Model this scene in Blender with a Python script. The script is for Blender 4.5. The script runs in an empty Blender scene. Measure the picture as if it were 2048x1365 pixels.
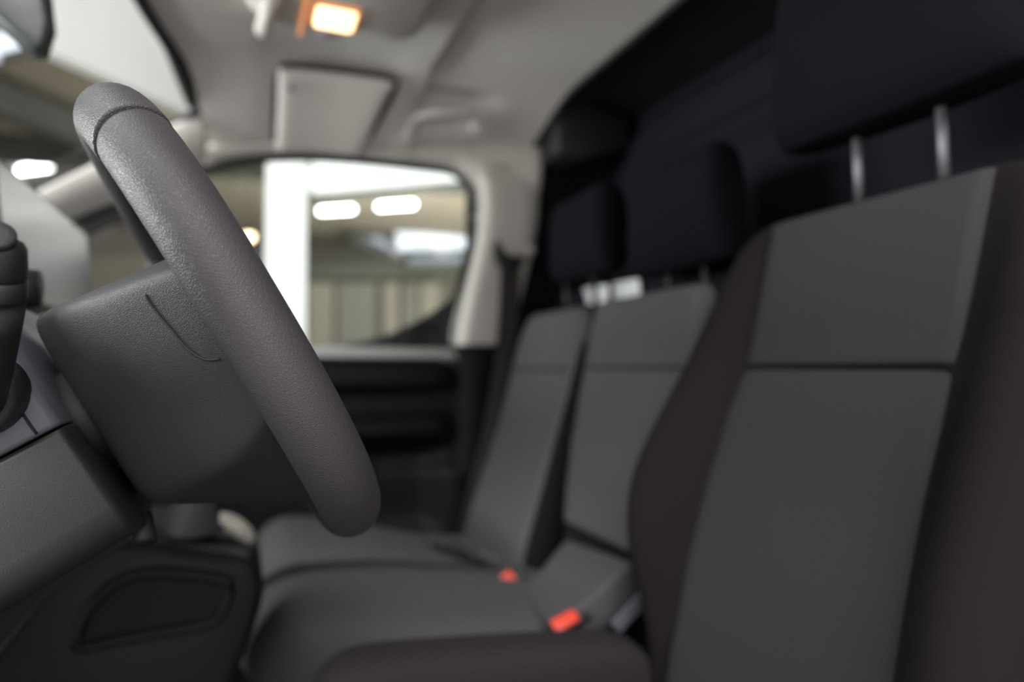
import bpy, bmesh, math, random
from mathutils import Vector, Matrix
random.seed(7)
SC = bpy.context.scene
COL = SC.collection
EYE = 1.15                      # height of the lens above the hall floor; all z below are relative to it
F = 24.0 / 36.0 * 2048
YAW = math.radians(21.7)
PITCH = math.atan(52.5 / F)

# ------------------------------------------------------------------ camera
FW = Vector((math.sin(YAW) * math.cos(PITCH), math.cos(YAW) * math.cos(PITCH), math.sin(PITCH)))
RT = Vector((math.cos(YAW), -math.sin(YAW), 0))
UP = RT.cross(FW)
cam_data = bpy.data.cameras.new('camera')
cam = bpy.data.objects.new('camera', cam_data)
COL.objects.link(cam)
cam.matrix_world = Matrix(((RT.x, UP.x, -FW.x, 0), (RT.y, UP.y, -FW.y, 0), (RT.z, UP.z, -FW.z, EYE), (0, 0, 0, 1)))
cam_data.lens = 24
cam_data.sensor_width = 36
cam_data.clip_start = 0.01
cam_data.clip_end = 200
cam_data.dof.use_dof = True
cam_data.dof.focus_distance = 0.325
cam_data.dof.aperture_fstop = 3.1
SC.camera = cam

# ------------------------------------------------------------------ world, lights, exposure
SC.view_settings.view_transform = 'Standard'
SC.view_settings.look = 'None'
SC.view_settings.gamma = 1
SC.view_settings.use_curve_mapping = False
SC.view_settings.exposure = 0.0
world = bpy.data.worlds.new('world')
SC.world = world
world.use_nodes = True
world.node_tree.nodes['Background'].inputs[0].default_value = (0.95, 0.95, 1.0, 1)
world.node_tree.nodes['Background'].inputs[1].default_value = 0.42


def area(name, loc, aim, sx, sy, watts, col=(1, 1, 1)):
    d = bpy.data.lights.new(name, 'AREA')
    d.shape = 'RECTANGLE'
    d.size, d.size_y, d.energy, d.color = sx, sy, watts, col
    o = bpy.data.objects.new(name, d)
    COL.objects.link(o)
    o.location = (loc[0], loc[1], loc[2] + EYE)
    o.rotation_euler = (Vector(aim) - Vector(loc)).to_track_quat('-Z', 'Y').to_euler()
    return o


area('hall_light_driver_side', (-0.9, -2.6, 2.3), (0.1, 1.6, 0.3), 2.6, 1.6, 190, (1.0, 0.97, 0.97))
area('fill_light_low', (-0.6, -2.0, -0.35), (0.2, 1.1, 0.25), 2.0, 1.0, 22, (1.0, 0.96, 0.9))  # added unseen fill near the floor, lifts the roof lining
area('hall_light_rear', (1.3, -1.5, 1.2), (0.0, 0.5, 0.0), 0.9, 0.9, 12, (1.0, 0.93, 0.97))
area('fill_light_windscreen', (-2.1, 1.3, 0.15), (0.2, 1.2, 0.6), 1.6, 0.8, 100, (0.97, 1.0, 0.96))  # added fill aimed up through the windscreen to brighten the lining
area('fill_light_overhead', (-1.1, 0.5, 2.4), (-0.45, 3.3, 1.5), 2.0, 0.8, 42, (1.0, 0.98, 0.95))  # added unseen light for whitening the fascia and portal
area('hall_light_front', (-2.6, 1.0, 2.6), (0.1, 0.9, 0.1), 2.4, 1.6, 85, (0.92, 0.97, 1.0))
area('fill_uplight_deep', (8.0, 15.0, -1.0), (8.0, 16.0, 4.0), 12, 10, 1900, (1.0, 0.95, 0.86))  # added uplight out of view, brightens the hall ceiling


# ------------------------------------------------------------------ back-projection of measured picture points to real places
def ray(px, py):
    return FW + RT * ((px - 1024) / F) + UP * ((682.5 - py) / F)


def on_y(px, py, Y):
    r = ray(px, py)
    k = Y / r.y
    return (r.x * k, Y, r.z * k)


def on_x(px, py, X):
    r = ray(px, py)
    k = X / r.x
    return (X, r.y * k, r.z * k)


def on_z(px, py, Z):
    r = ray(px, py)
    k = Z / r.z
    return (r.x * k, r.y * k, Z)


# ------------------------------------------------------------------ materials
MATS = {}


def mat(name, col, rough=0.6, bump=None, bscale=300, bstr=0.3, bdist=0.001, metal=0.0, var=0.0, vscale=8, coat=0, emit=None,
        estr=0, spec=0.5, stretch=None):
    m = bpy.data.materials.new(name)
    m.use_nodes = True
    nt = m.node_tree
    b = nt.nodes['Principled BSDF']
    b.inputs['Base Color'].default_value = (*col, 1)
    b.inputs['Roughness'].default_value = rough
    b.inputs['Metallic'].default_value = metal
    b.inputs['Coat Weight'].default_value = coat
    b.inputs['Specular IOR Level'].default_value = spec
    if emit:
        b.inputs['Emission Color'].default_value = (*emit, 1)
        b.inputs['Emission Strength'].default_value = estr
    tc = nt.nodes.new('ShaderNodeTexCoord')
    src = tc.outputs['Object']
    if stretch:
        mp = nt.nodes.new('ShaderNodeMapping')
        mp.inputs['Scale'].default_value = stretch
        nt.links.new(src, mp.inputs[0])
        src = mp.outputs[0]
    n = nt.nodes.new('ShaderNodeTexNoise')
    n.inputs['Scale'].default_value = vscale
    n.inputs['Detail'].default_value = 4
    nt.links.new(src, n.inputs['Vector'])
    mx = nt.nodes.new('ShaderNodeMix')
    mx.data_type = 'RGBA'
    nt.links.new(n.outputs[0], mx.inputs[0])
    v = max(var, 0.04)
    mx.inputs[6].default_value = (*[c * (1 - v) for c in col], 1)
    mx.inputs[7].default_value = (*[min(1, c * (1 + v)) for c in col], 1)
    nt.links.new(mx.outputs[2], b.inputs['Base Color'])
    if bump:
        bp = nt.nodes.new('ShaderNodeBump')
        bp.inputs['Strength'].default_value = bstr
        bp.inputs['Distance'].default_value = bdist
        if bump == 'leather':
            t = nt.nodes.new('ShaderNodeTexVoronoi')
            t.feature = 'DISTANCE_TO_EDGE'
            t.inputs['Scale'].default_value = bscale
            wn = nt.nodes.new('ShaderNodeTexNoise')
            wn.inputs['Scale'].default_value = bscale * 0.6
            vm = nt.nodes.new('ShaderNodeVectorMath')
            vm.operation = 'MULTIPLY_ADD'
            vm.inputs[1].default_value = (0.0005, 0.0005, 0.0005)
            nt.links.new(src, wn.inputs['Vector'])
            nt.links.new(wn.outputs['Color'], vm.inputs[0])
            nt.links.new(src, vm.inputs[2])
            nt.links.new(vm.outputs[0], t.inputs['Vector'])
            cr = nt.nodes.new('ShaderNodeMapRange')
            cr.inputs[1].default_value = 0.0
            cr.inputs[2].default_value = 0.22
            nt.links.new(t.outputs['Distance'], cr.inputs[0])
            nt.links.new(cr.outputs[0], bp.inputs['Height'])
        elif bump == 'weave':
            w1 = nt.nodes.new('ShaderNodeTexWave')
            w1.bands_direction = 'Y'
            w1.inputs['Scale'].default_value = bscale
            w2 = nt.nodes.new('ShaderNodeTexWave')
            w2.bands_direction = 'Z'
            w2.inputs['Scale'].default_value = bscale * 1.15
            ml = nt.nodes.new('ShaderNodeMath')
            ml.operation = 'MULTIPLY'
            for w in (w1, w2):
                w.inputs['Distortion'].default_value = 0.35
                nt.links.new(src, w.inputs['Vector'])
            nt.links.new(w1.outputs['Fac'], ml.inputs[0])
            nt.links.new(w2.outputs['Fac'], ml.inputs[1])
            nt.links.new(ml.outputs[0], bp.inputs['Height'])
            m2 = nt.nodes.new('ShaderNodeMix')
            m2.data_type = 'RGBA'
            m2.inputs[6].default_value = (*[c * 0.8 for c in col], 1)
            m2.inputs[7].default_value = (*[c * 1.45 for c in col], 1)
            nt.links.new(ml.outputs[0], m2.inputs[0])
            nt.links.new(m2.outputs[2], b.inputs['Base Color'])
        elif bump == 'panel':
            w1 = nt.nodes.new('ShaderNodeTexWave')
            w1.bands_direction = 'X'
            w1.inputs['Scale'].default_value = bscale
            nt.links.new(src, w1.inputs['Vector'])
            nt.links.new(w1.outputs['Fac'], bp.inputs['Height'])
        else:
            t = nt.nodes.new('ShaderNodeTexNoise')
            t.inputs['Scale'].default_value = bscale
            t.inputs['Detail'].default_value = 3
            nt.links.new(src, t.inputs['Vector'])
            nt.links.new(t.outputs[0], bp.inputs['Height'])
        nt.links.new(bp.outputs[0], b.inputs['Normal'])
    MATS[name] = m
    return m


def glass(name, tint, gloss=0.08):
    m = bpy.data.materials.new(name)
    m.use_nodes = True
    nt = m.node_tree
    nt.nodes.remove(nt.nodes['Principled BSDF'])
    out = nt.nodes['Material Output']
    tr = nt.nodes.new('ShaderNodeBsdfTransparent')
    tr.inputs[0].default_value = (*tint, 1)
    gl = nt.nodes.new('ShaderNodeBsdfGlossy')
    gl.inputs['Roughness'].default_value = 0.02
    lw = nt.nodes.new('ShaderNodeLayerWeight')
    lw.inputs[0].default_value = 0.5
    pw = nt.nodes.new('ShaderNodeMath')
    pw.operation = 'POWER'
    pw.inputs[1].default_value = 5
    nt.links.new(lw.outputs['Facing'], pw.inputs[0])
    fr = nt.nodes.new('ShaderNodeMath')
    fr.operation = 'MULTIPLY_ADD'
    fr.inputs[1].default_value = 0.8
    fr.inputs[2].default_value = 0.03
    nt.links.new(pw.outputs[0], fr.inputs[0])
    mx = nt.nodes.new('ShaderNodeMixShader')
    nt.links.new(fr.outputs[0], mx.inputs[0])
    nt.links.new(tr.outputs[0], mx.inputs[1])
    nt.links.new(gl.outputs[0], mx.inputs[2])
    nt.links.new(mx.outputs[0], out.inputs[0])
    MATS[name] = m
    return m


LEATHER = mat('grained_black_leather', (0.047, 0.043, 0.048), 0.45, 'leather', 850, 0.34, 0.0004, var=0.08, vscale=30, spec=0.38)
TOPINS = mat('grained_black_leather_top', (0.052, 0.048, 0.053), 0.40, 'leather', 800, 0.4, 0.0004, var=0.08, vscale=30)
HUBPL = mat('charcoal_hub_plastic', (0.020, 0.0172, 0.0188), 0.55, 'leather', 1100, 0.3, 0.0004)
SHROUD = mat('grained_column_plastic', (0.0155, 0.0135, 0.0150), 0.42, 'noise', 1500, 0.35, 0.0004)
SATIN = mat('satin_grey_plastic', (0.11, 0.105, 0.13), 0.40, 'noise', 1600, 0.2, 0.0003)
BLACK = mat('matt_black_plastic', (0.010, 0.010, 0.011), 0.55, 'noise', 900, 0.2, 0.0003)
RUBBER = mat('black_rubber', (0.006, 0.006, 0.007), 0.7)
CONSOLE = mat('dark_console_plastic', (0.0095, 0.0072, 0.0082), 0.5, 'noise', 900, 0.3, 0.0005, spec=0.2)
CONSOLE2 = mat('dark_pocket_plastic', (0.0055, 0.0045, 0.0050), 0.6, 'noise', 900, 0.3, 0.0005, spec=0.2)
INSET = mat('grey_seat_weave', (0.042, 0.039, 0.044), 0.85, 'weave', 125, 0.5, 0.0012, spec=0.2)
INSET2 = mat('grey_bench_fabric', (0.079, 0.077, 0.083), 0.9, 'noise', 900, 0.4, 0.0008, spec=0.15)
BOLST = mat('dark_bolster_fabric', (0.0115, 0.0088, 0.010), 0.9, 'noise', 1100, 0.4, 0.0008, spec=0.15)
BOLST2 = mat('dark_outer_bolster_fabric', (0.010, 0.010, 0.012), 0.9, 'noise', 1100, 0.4, 0.0008, spec=0.15)
HEADF = mat('dark_headrest_fabric', (0.0062, 0.0068, 0.0092), 0.9, 'noise', 900, 0.3, 0.0006, spec=0.05)
BOLST3 = mat('charcoal_cushion_side_fabric', (0.030, 0.0255, 0.028), 0.9, 'noise', 1100, 0.4, 0.0008, spec=0.15)
STITCH = mat('seam_thread', (0.012, 0.011, 0.012), 0.9)
LINER = mat('grey_beige_headliner', (0.70, 0.66, 0.635), 0.9, 'noise', 420, 0.35, 0.0012, var=0.05, vscale=60, spec=0.1)
CREAM = mat('cream_pillar_plastic', (0.62, 0.59, 0.555), 0.5, 'noise', 700, 0.15, 0.0004)
VISOR = mat('grey_beige_visor_vinyl', (0.68, 0.635, 0.61), 0.75, 'noise', 500, 0.3, 0.0006)
WALLR = mat('dark_bulkhead_plastic', (0.0085, 0.0095, 0.0135), 0.7, 'noise', 500, 0.3, 0.0008, spec=0.08)
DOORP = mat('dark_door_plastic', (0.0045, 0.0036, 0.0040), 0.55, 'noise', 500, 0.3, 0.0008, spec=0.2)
SILLM = mat('sill_plastic_reflection_tint', (0.40, 0.40, 0.39), 0.4, 'noise', 500, 0.2, 0.0005)  # window reflection on the sill put into its pale colour
CARPET = mat('black_floor_carpet', (0.012, 0.012, 0.013), 0.95, 'noise', 300, 0.6, 0.003)
WEB = mat('black_belt_webbing', (0.042, 0.034, 0.035), 0.7, 'weave', 200, 0.3, 0.0006)
WEBL = mat('grey_belt_webbing', (0.20, 0.21, 0.24), 0.6, 'weave', 200, 0.3, 0.0006)
RED = mat('red_button_plastic', (0.80, 0.07, 0.035), 0.35, coat=0.3)
CHROME = mat('brushed_steel', (0.55, 0.55, 0.58), 0.28, metal=1.0)
DARKST = mat('dull_steel_post', (0.24, 0.235, 0.26), 0.5, metal=0.8)
WHITEL = mat('white_paper_label', (0.85, 0.86, 0.87), 0.6)
INK = mat('grey_label_ink', (0.12, 0.12, 0.13), 0.7)
SCREEN = mat('glossy_black_screen', (0.02, 0.02, 0.022), 0.3, coat=1.0)
SCREEN.node_tree.nodes['Principled BSDF'].inputs['Coat Roughness'].default_value = 0.22
BEZEL = mat('grey_screen_back', (0.10, 0.10, 0.11), 0.35)
MIRRORM = mat('mirror_housing_plastic', (0.035, 0.042, 0.042), 0.4)
MIRRORG = mat('mirror_glass', (0.7, 0.72, 0.74), 0.03, metal=1.0)
LENS = mat('lit_lamp_lens', (1, 0.85, 0.65), 0.4, emit=(1.0, 0.62, 0.30), estr=4.0)
LENSRIM = mat('amber_lens_edge', (0.8, 0.35, 0.15), 0.4, emit=(1.0, 0.35, 0.10), estr=0.6)
LAV = mat('lavender_sensor_plastic', (0.30, 0.25, 0.36), 0.3)
GLASS = glass('clear_window_glass', (0.95, 0.97, 0.96))
WHITEP = mat('white_painted_steel', (0.78, 0.79, 0.77), 0.5, var=0.02)
HALLC = mat('beige_hall_ceiling', (0.44, 0.40, 0.32), 0.8, 'panel', 1.5, 0.3, 0.03, var=0.08, vscale=0.7)
HALLW = mat('beige_hall_wall', (0.34, 0.32, 0.27), 0.8, 'panel', 3, 0.3, 0.02, var=0.1, vscale=0.5)
HALLF = mat('grey_hall_floor', (0.30, 0.29, 0.27), 0.5, var=0.1, vscale=1)
BEAM = mat('grey_green_steel_beam', (0.13, 0.14, 0.13), 0.6)
TUBE = mat('lit_tube', (1, 1, 1), 0.4, emit=(0.95, 0.98, 1.0), estr=14)
BULB = mat('lit_warm_bulb', (1, 0.9, 0.7), 0.4, emit=(1.0, 0.72, 0.42), estr=10)
SKYP = mat('daylight_pane', (0.9, 0.95, 1), 0.4, emit=(0.72, 0.82, 1.0), estr=1.1)
BODY = mat('white_van_paint', (0.75, 0.75, 0.74), 0.3, coat=0.6)
GREYD = mat('grey_door_leaf', (0.22, 0.22, 0.20), 0.7, var=0.1)

# ------------------------------------------------------------------ builders
ORG = {}


def link(name, verts, faces, m, parent=None, smooth=True, sub=0, solid=0, bevel=0, org=None):
    """one mesh object; verts are eye-relative world coordinates"""
    vs = [Vector(v) for v in verts]
    if parent is not None:
        o0 = ORG[parent.name]
    else:
        xs = [v.x for v in vs]
        ys = [v.y for v in vs]
        o0 = Vector(org) if org else Vector(((min(xs) + max(xs)) / 2, (min(ys) + max(ys)) / 2, min(v.z for v in vs)))
    me = bpy.data.meshes.new(name)
    me.from_pydata([tuple(v - o0) for v in vs], [], faces)
    bm = bmesh.new()
    bm.from_mesh(me)
    bmesh.ops.remove_doubles(bm, verts=bm.verts, dist=1e-6)
    bmesh.ops.recalc_face_normals(bm, faces=bm.faces)
    bm.to_mesh(me)
    bm.free()
    me.materials.append(m)
    if smooth:
        me.polygons.foreach_set('use_smooth', [True] * len(me.polygons))
    o = bpy.data.objects.new(name, me)
    COL.objects.link(o)
    if parent is not None:
        o.parent = parent
    else:
        o.location = (o0.x, o0.y, o0.z + EYE)
    ORG[o.name] = o0
    if solid:
        md = o.modifiers.new('solid', 'SOLIDIFY')
        md.thickness = solid
        md.offset = 0
    if bevel:
        md = o.modifiers.new('bevel', 'BEVEL')
        md.width = bevel
        md.segments = 3
        md.limit_method = 'ANGLE'
        md.angle_limit = math.radians(40)
    if sub:
        md = o.modifiers.new('sub', 'SUBSURF')
        md.levels = md.render_levels = sub
    return o


def thing(name, loc, label, cat, group=None):
    o = bpy.data.objects.new(name, None)
    COL.objects.link(o)
    o.location = (loc[0], loc[1], loc[2] + EYE)
    o.empty_display_size = 0.05
    ORG[o.name] = Vector(loc)
    o['label'] = label
    o['category'] = cat
    if group:
        o['group'] = group
    return o


def tag(o, label, cat, group=None, kind=None):
    if label:
        o['label'] = label
    if cat:
        o['category'] = cat
    if group:
        o['group'] = group
    if kind:
        o['kind'] = kind
    return o


def structure(o):
    o['kind'] = 'structure'
    return o


def lab(o, text):
    o['label'] = text
    return o


def loft(rings, cap=True, closed=True):
    vs, fs = [], []
    n = len(rings[0])
    for r in rings:
        vs += [tuple(p) for p in r]
    for i in range(len(rings) - 1):
        for j in range(n if closed else n - 1):
            k = (j + 1) % n
            fs.append((i * n + j, i * n + k, (i + 1) * n + k, (i + 1) * n + j))
    if cap:
        fs.append(tuple(range(n)))
        fs.append(tuple((len(rings) - 1) * n + j for j in range(n)))
    return vs, fs


def tube(pts, rad, seg=12, flat=1.0, cap=True, up=Vector((0, 0, 1))):
    P = [Vector(p) for p in pts]
    rings = []
    for i, p in enumerate(P):
        t = (P[min(i + 1, len(P) - 1)] - P[max(i - 1, 0)]).normalized()
        a = t.cross(up)
        if a.length < 1e-3:
            a = t.cross(Vector((1, 0, 0)))
        a.normalize()
        b = t.cross(a).normalized()
        r = rad[i] if isinstance(rad, (list, tuple)) else rad
        rings.append([p + a * math.cos(2 * math.pi * k / seg) * r + b * math.sin(2 * math.pi * k / seg) * r * flat for k in range(seg)])
    return loft(rings, cap)


def smooth_path(pts, n=6, closed=False):
    """Catmull-Rom through points"""
    P = [Vector(p) for p in pts]
    out = []
    m = len(P)
    for i in range(m if closed else m - 1):
        if closed:
            a, b, c, d = P[(i - 1) % m], P[i], P[(i + 1) % m], P[(i + 2) % m]
        else:
            a, b, c, d = P[max(i - 1, 0)], P[i], P[i + 1], P[min(i + 2, m - 1)]
        for k in range(n):
            t = k / n
            out.append(0.5 * ((2 * b) + (c - a) * t + (2 * a - 5 * b + 4 * c - d) * t * t + (3 * b - a - 3 * c + d) * t ** 3))
    if not closed:
        out.append(P[-1])
    return out


def box(lo, hi):
    x0, y0, z0 = lo
    x1, y1, z1 = hi
    v = [(x0, y0, z0), (x1, y0, z0), (x1, y1, z0), (x0, y1, z0), (x0, y0, z1), (x1, y0, z1), (x1, y1, z1), (x0, y1, z1)]
    f = [(0, 1, 2, 3), (4, 5, 6, 7), (0, 1, 5, 4), (1, 2, 6, 5), (2, 3, 7, 6), (3, 0, 4, 7)]
    return v, f


def bar(a, b, w, h):
    """box beam from a to b"""
    a, b = Vector(a), Vector(b)
    t = (b - a).normalized()
    s = t.cross(Vector((0, 0, 1)))
    if s.length < 1e-3:
        s = Vector((1, 0, 0))
    s.normalize()
    u = s.cross(t).normalized()
    vs = []
    for p in (a, b):
        for i, j in ((-1, -1), (1, -1), (1, 1), (-1, 1)):
            vs.append(tuple(p + s * i * w / 2 + u * j * h / 2))
    return vs, [(0, 1, 2, 3), (4, 5, 6, 7), (0, 1, 5, 4), (1, 2, 6, 5), (2, 3, 7, 6), (3, 0, 4, 7)]


def prism(poly, axis, depth):
    """extrude a 3-D outline along a vector"""
    d = Vector(axis) * depth
    n = len(poly)
    vs = [tuple(Vector(p)) for p in poly] + [tuple(Vector(p) + d) for p in poly]
    fs = [tuple(range(n)), tuple(range(n, 2 * n))] + [(i, (i + 1) % n, n + (i + 1) % n, n + i) for i in range(n)]
    return vs, fs


def grid(f, nu, nv):
    vs = [tuple(f(i / nu, j / nv)) for i in range(nu + 1) for j in range(nv + 1)]
    fs = [(i * (nv + 1) + j, i * (nv + 1) + j + 1, (i + 1) * (nv + 1) + j + 1, (i + 1) * (nv + 1) + j) for i in range(nu) for j in range(nv)]
    return vs, fs


def join(*parts):
    V, Fc = [], []
    for v, f in parts:
        k = len(V)
        V += list(v)
        Fc += [tuple(i + k for i in q) for q in f]
    return V, Fc


def sstep(a, b, x):
    t = max(0, min(1, (x - a) / (b - a)))
    return t * t * (3 - 2 * t)


def interp(table, x):
    """table of (x, a, b, ...) rows, x ascending"""
    if x <= table[0][0]:
        return table[0][1:]
    for r, s in zip(table, table[1:]):
        if x <= s[0]:
            t = (x - r[0]) / (s[0] - r[0])
            return tuple(p + (q - p) * t for p, q in zip(r[1:], s[1:]))
    return table[-1][1:]


# ================================================================== THE HALL
structure(link('floor', *box((-14, -4, -1.25), (26, 23, -1.15)), HALLF, smooth=False))
o = structure(link('ceiling', *grid(lambda u, v: (-14 + 40 * u, 1.8 + 21 * v, 4.05), 4, 4), HALLC, smooth=False, solid=0.1))
structure(link('wall_far', *box((-14, 22.6, -1.15), (26, 22.8, 4.1)), HALLW, smooth=False))
structure(link('wall_front', *box((-13.8, 1.8, -1.15), (-13.6, 22.6, 4.1)), HALLW, smooth=False))

# steel beams below the hall ceiling
BM = [((-12, 15.0, 3.75), (22, 11.0, 3.75), 'long grey steel roof beam crossing behind the white post'),
      ((5.5, 10.0, 3.7), (13.0, 22.0, 3.7), 'dark diagonal roof beam beyond the two tube lights'),
      ((-6.5, 6.5, 3.6), (-1.2, 13.5, 3.6), 'dark roof beam seen through the windscreen above the tube light'),
      ((-9.0, 9.0, 3.75), (-3.5, 16.0, 3.75), 'farther grey roof beam seen through the windscreen')]
for a, b, l in BM:
    tag(link('roof_beam', *bar(a, b, 0.35, 0.42), BEAM, smooth=False), l, 'roof beam', 'steel beams of the hall roof')


# tube lights
def tube_light(p, q, label):
    p, q = Vector(p), Vector(q)
    c = (p + q) / 2
    t = thing('tube_light', tuple(c + Vector((0, 0, 0.08))), label, 'light', 'tube lights under the hall ceiling')
    link('housing', *bar(p + Vector((0, 0, 0.09)), q + Vector((0, 0, 0.09)), 0.12, 0.07), WHITEP, t, smooth=False)
    link('lit_tube', *tube([p, q], 0.055), TUBE, t)
    for k in (.2, .8):
        e = p.lerp(q, k)
        link('hanger', *tube([e + Vector((0, 0, .12)), (e.x, e.y, 4.05)], .008, 6), BLACK, t)
    return t


tube_light(on_z(640, 423, 3.7), on_z(706, 419, 3.7), 'left one of two bright tube lights seen through the passenger window')
tube_light(on_z(757, 414, 3.7), on_z(828, 409, 3.7), 'right one of two bright tube lights seen through the passenger window')
tube_light(on_z(34, 342, 3.7), on_z(98, 333, 3.7), 'bright tube light seen through the windscreen above the screen')

# warm round lamp
c = Vector(on_y(498, 473, 12))
t = thing('pendant_lamp', tuple(c), 'small warm round lamp glowing left of the white post', 'lamp')
bm = bmesh.new()
bmesh.ops.create_uvsphere(bm, u_segments=16, v_segments=10, radius=0.08)
link('bulb', [tuple(v.co + c) for v in bm.verts], [tuple(v.index for v in f.verts) for f in bm.faces], BULB, t)
bm.free()
link('cord', *tube([c + Vector((0, 0, 0.08)), (c.x, c.y, 4.0)], 0.01, 6), BLACK, t)
link('lamp_shade', *loft([[c + Vector((r * math.cos(a / 16 * 6.2832), r * math.sin(a / 16 * 6.2832), z)) for a in range(16)]
                          for r, z in ((0.03, 0.14), (0.08, 0.1), (0.13, 0.02))], cap=False), BEAM, t, solid=0.005)

# roof light / clerestory seen in the passenger window
Yw = 20.0
t = thing('clerestory_window', on_y(850, 480, Yw), 'wide daylight strip window high on the hall wall', 'window')
pl = [on_y(792, 466, Yw), on_y(960, 452, Yw), on_y(960, 498, Yw), on_y(800, 500, Yw)]
link('pane', *prism(pl, (0, 1, 0), 0.05), SKYP, t, smooth=False)
pl = [on_y(712, 478, Yw), on_y(760, 474, Yw), on_y(806, 508, Yw), on_y(780, 510, Yw)]
link('pane', *prism(pl, (0, 1, 0), 0.05), mat('dim_daylight_pane', (0.5, 0.55, 0.62), 0.4, emit=(0.6, 0.7, 0.9), estr=0.35), t, smooth=False)
pl = [on_y(806, 515, Yw), on_y(960, 510, Yw), on_y(960, 524, Yw), on_y(815, 528, Yw)]
link('pane', *prism(pl, (0, 1, 0), 0.05), MATS['dim_daylight_pane'], t, smooth=False)
link('window_frame', *bar(on_y(690, 470, Yw - .1), on_y(815, 524, Yw - .1), 0.2, 0.22), BEAM, t, smooth=False)
link('window_frame', *bar(on_y(800, 507, Yw - .1), on_y(960, 503, Yw - .1), 0.2, 0.1), BEAM, t, smooth=False)
link('window_frame', *bar(on_y(690, 470, Yw - .1), on_y(790, 462, Yw - .1), 0.2, 0.16), BEAM, t, smooth=False)
# skylight seen by the mirror
t = thing('skylight', on_y(20, 90, 6.2), 'bluish white roof window seen under the rear view mirror', 'skylight')
pl = [on_y(-60, 62, 6.2), on_y(30, 66, 6.2), on_y(70, 98, 6.2), on_y(0, 118, 6.2), on_y(-60, 125, 6.2)]
link('pane', *prism(pl, (0, 1, 0), 0.04), SKYP, t, smooth=False)
link('frame', *bar(pl[3], pl[2], 0.06, 0.05), BEAM, t, smooth=False)

# sectional doors and darker band on the far wall
tag(link('wall_cladding', *prism([on_y(612, 535, 19.6), on_y(700, 530, 19.6), on_y(960, 528, 19.6), on_y(960, 566, 19.6), on_y(612, 560, 19.6)], (0, 1, 0), 0.3),
         mat('dark_green_cladding', (0.12, 0.13, 0.10), 0.8), smooth=False), 'dark olive cladding band under the strip window', 'cladding')
for k, (x0, x1) in enumerate(((616, 668), (676, 752), (768, 796), (806, 834), (842, 880))):
    t = tag(link('door_leaf', *prism([on_y(x0, 566, 19.3), on_y(x1, 566, 19.3), (on_y(x1, 566, 19.3)[0], 19.3, -1.15), (on_y(x0, 566, 19.3)[0], 19.3, -1.15)], (0, 1, 0), 0.2),
                 GREYD if k % 2 else HALLW, smooth=False),
            ('wide beige door leaf beside the white post', 'broad grey hall door leaf right of the beige leaf',
             'narrow beige hall door leaf at mid window', 'narrow grey hall door leaf at mid window',
             'beige hall door leaf above the black glass corner')[k], 'hall door')
    t['group'] = 'door leaves on the far hall wall'
# wall piece seen beyond the A pillar
tag(link('partition', *prism([on_y(120, 515, 14), on_y(420, 505, 14), on_y(420, 800, 14), on_y(120, 800, 14)], (0, 1, 0), 0.2),
         mat('warm_beige_partition', (0.36, 0.33, 0.26), 0.8), smooth=False), 'plain warm beige partition wall seen between the screen and the steering wheel', 'partition')

# white portal post and beam beside the van, white fascia over the bonnet
t = thing('white_portal', on_y(570, 1200, 3.0), 'white steel portal post with a top beam outside the passenger window', 'portal')
a0, a1 = on_y(528, 720, 3.0), on_y(611, 720, 3.0)
b0, b1 = on_y(536, 250, 3.0), on_y(613, 250, 3.0)
dz = -1.15
lo0 = (a0[0] - 0.02, 3.0, dz)
lo1 = (a1[0] - 0.02, 3.0, dz)
link('post', *prism([lo0, a0, b0, b1, a1, lo1], (0, 1, 0), 0.14), WHITEP, t, smooth=False)
q0 = Vector(on_z(606, 390, 0.745))
q1 = Vector(on_z(930, 361, 0.745))
q1 = q0 + (q1 - q0) * 2.2
link('beam', *prism([q0, q1, q1 + Vector((0, 0, .55)), q0 + Vector((0, 0, .55))], (0.1, 1, 0), 0.14), WHITEP, t, smooth=False)
q0 = Vector(on_z(400, 236, 1.2))
q1 = Vector(on_z(110, 106, 1.2))
q1 = q0 + (q1 - q0) * 1.15
q0 = q0 - (q1 - q0) * 0.3
tag(link('fascia_board', *prism([q0, q1, q1 + Vector((0, 0, 1.3)), q0 + Vector((0, 0, 1.3))], (0, 1, 0), 0.1), WHITEP, smooth=False),
    'large plain white fascia board overhead beyond the windscreen', 'fascia board')

# ================================================================== VAN SHELL
YC = 0.87


def xfront(Y):
    return -0.155 + 0.28 * (Y - YC) ** 2


def zroof(X, Y):
    yy = abs(Y - YC)
    z = 0.590 - 0.035 * (1 - sstep(-0.15, 0.18, X)) - 0.015 * (1 - sstep(0.335, 0.35, X))
    z -= 0.115 * sstep(0.36, 0.66, yy) ** 1.2 * (1 - 0.45 * sstep(0.3, 0.64, X))
    z += 0.030 * math.exp(-((X - 0.41) / 0.085) ** 4 - ((Y - 1.385) / 0.045) ** 4)        # handle recess
    z += 0.004 * math.exp(-((X - 0.155) / 0.125) ** 8 - ((Y - 1.36) / 0.15) ** 8)        # visor bed
    return z


def liner(u, v):
    Y = 0.22 + (1.50 - 0.22) * v
    x0 = xfront(Y)
    X = x0 + (0.645 - x0) * u
    return (X, Y, zroof(X, Y))


head = structure(link('ceiling', *grid(liner, 110, 110), LINER, org=(0.25, YC, 0.6)))
link('rear_edge_trim', *tube([(0.645, y, zroof(0.645, y) - 0.004) for y in [0.22 + 1.28 * i / 30 for i in range(31)]], 0.007, 8), BLACK, head)
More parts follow.
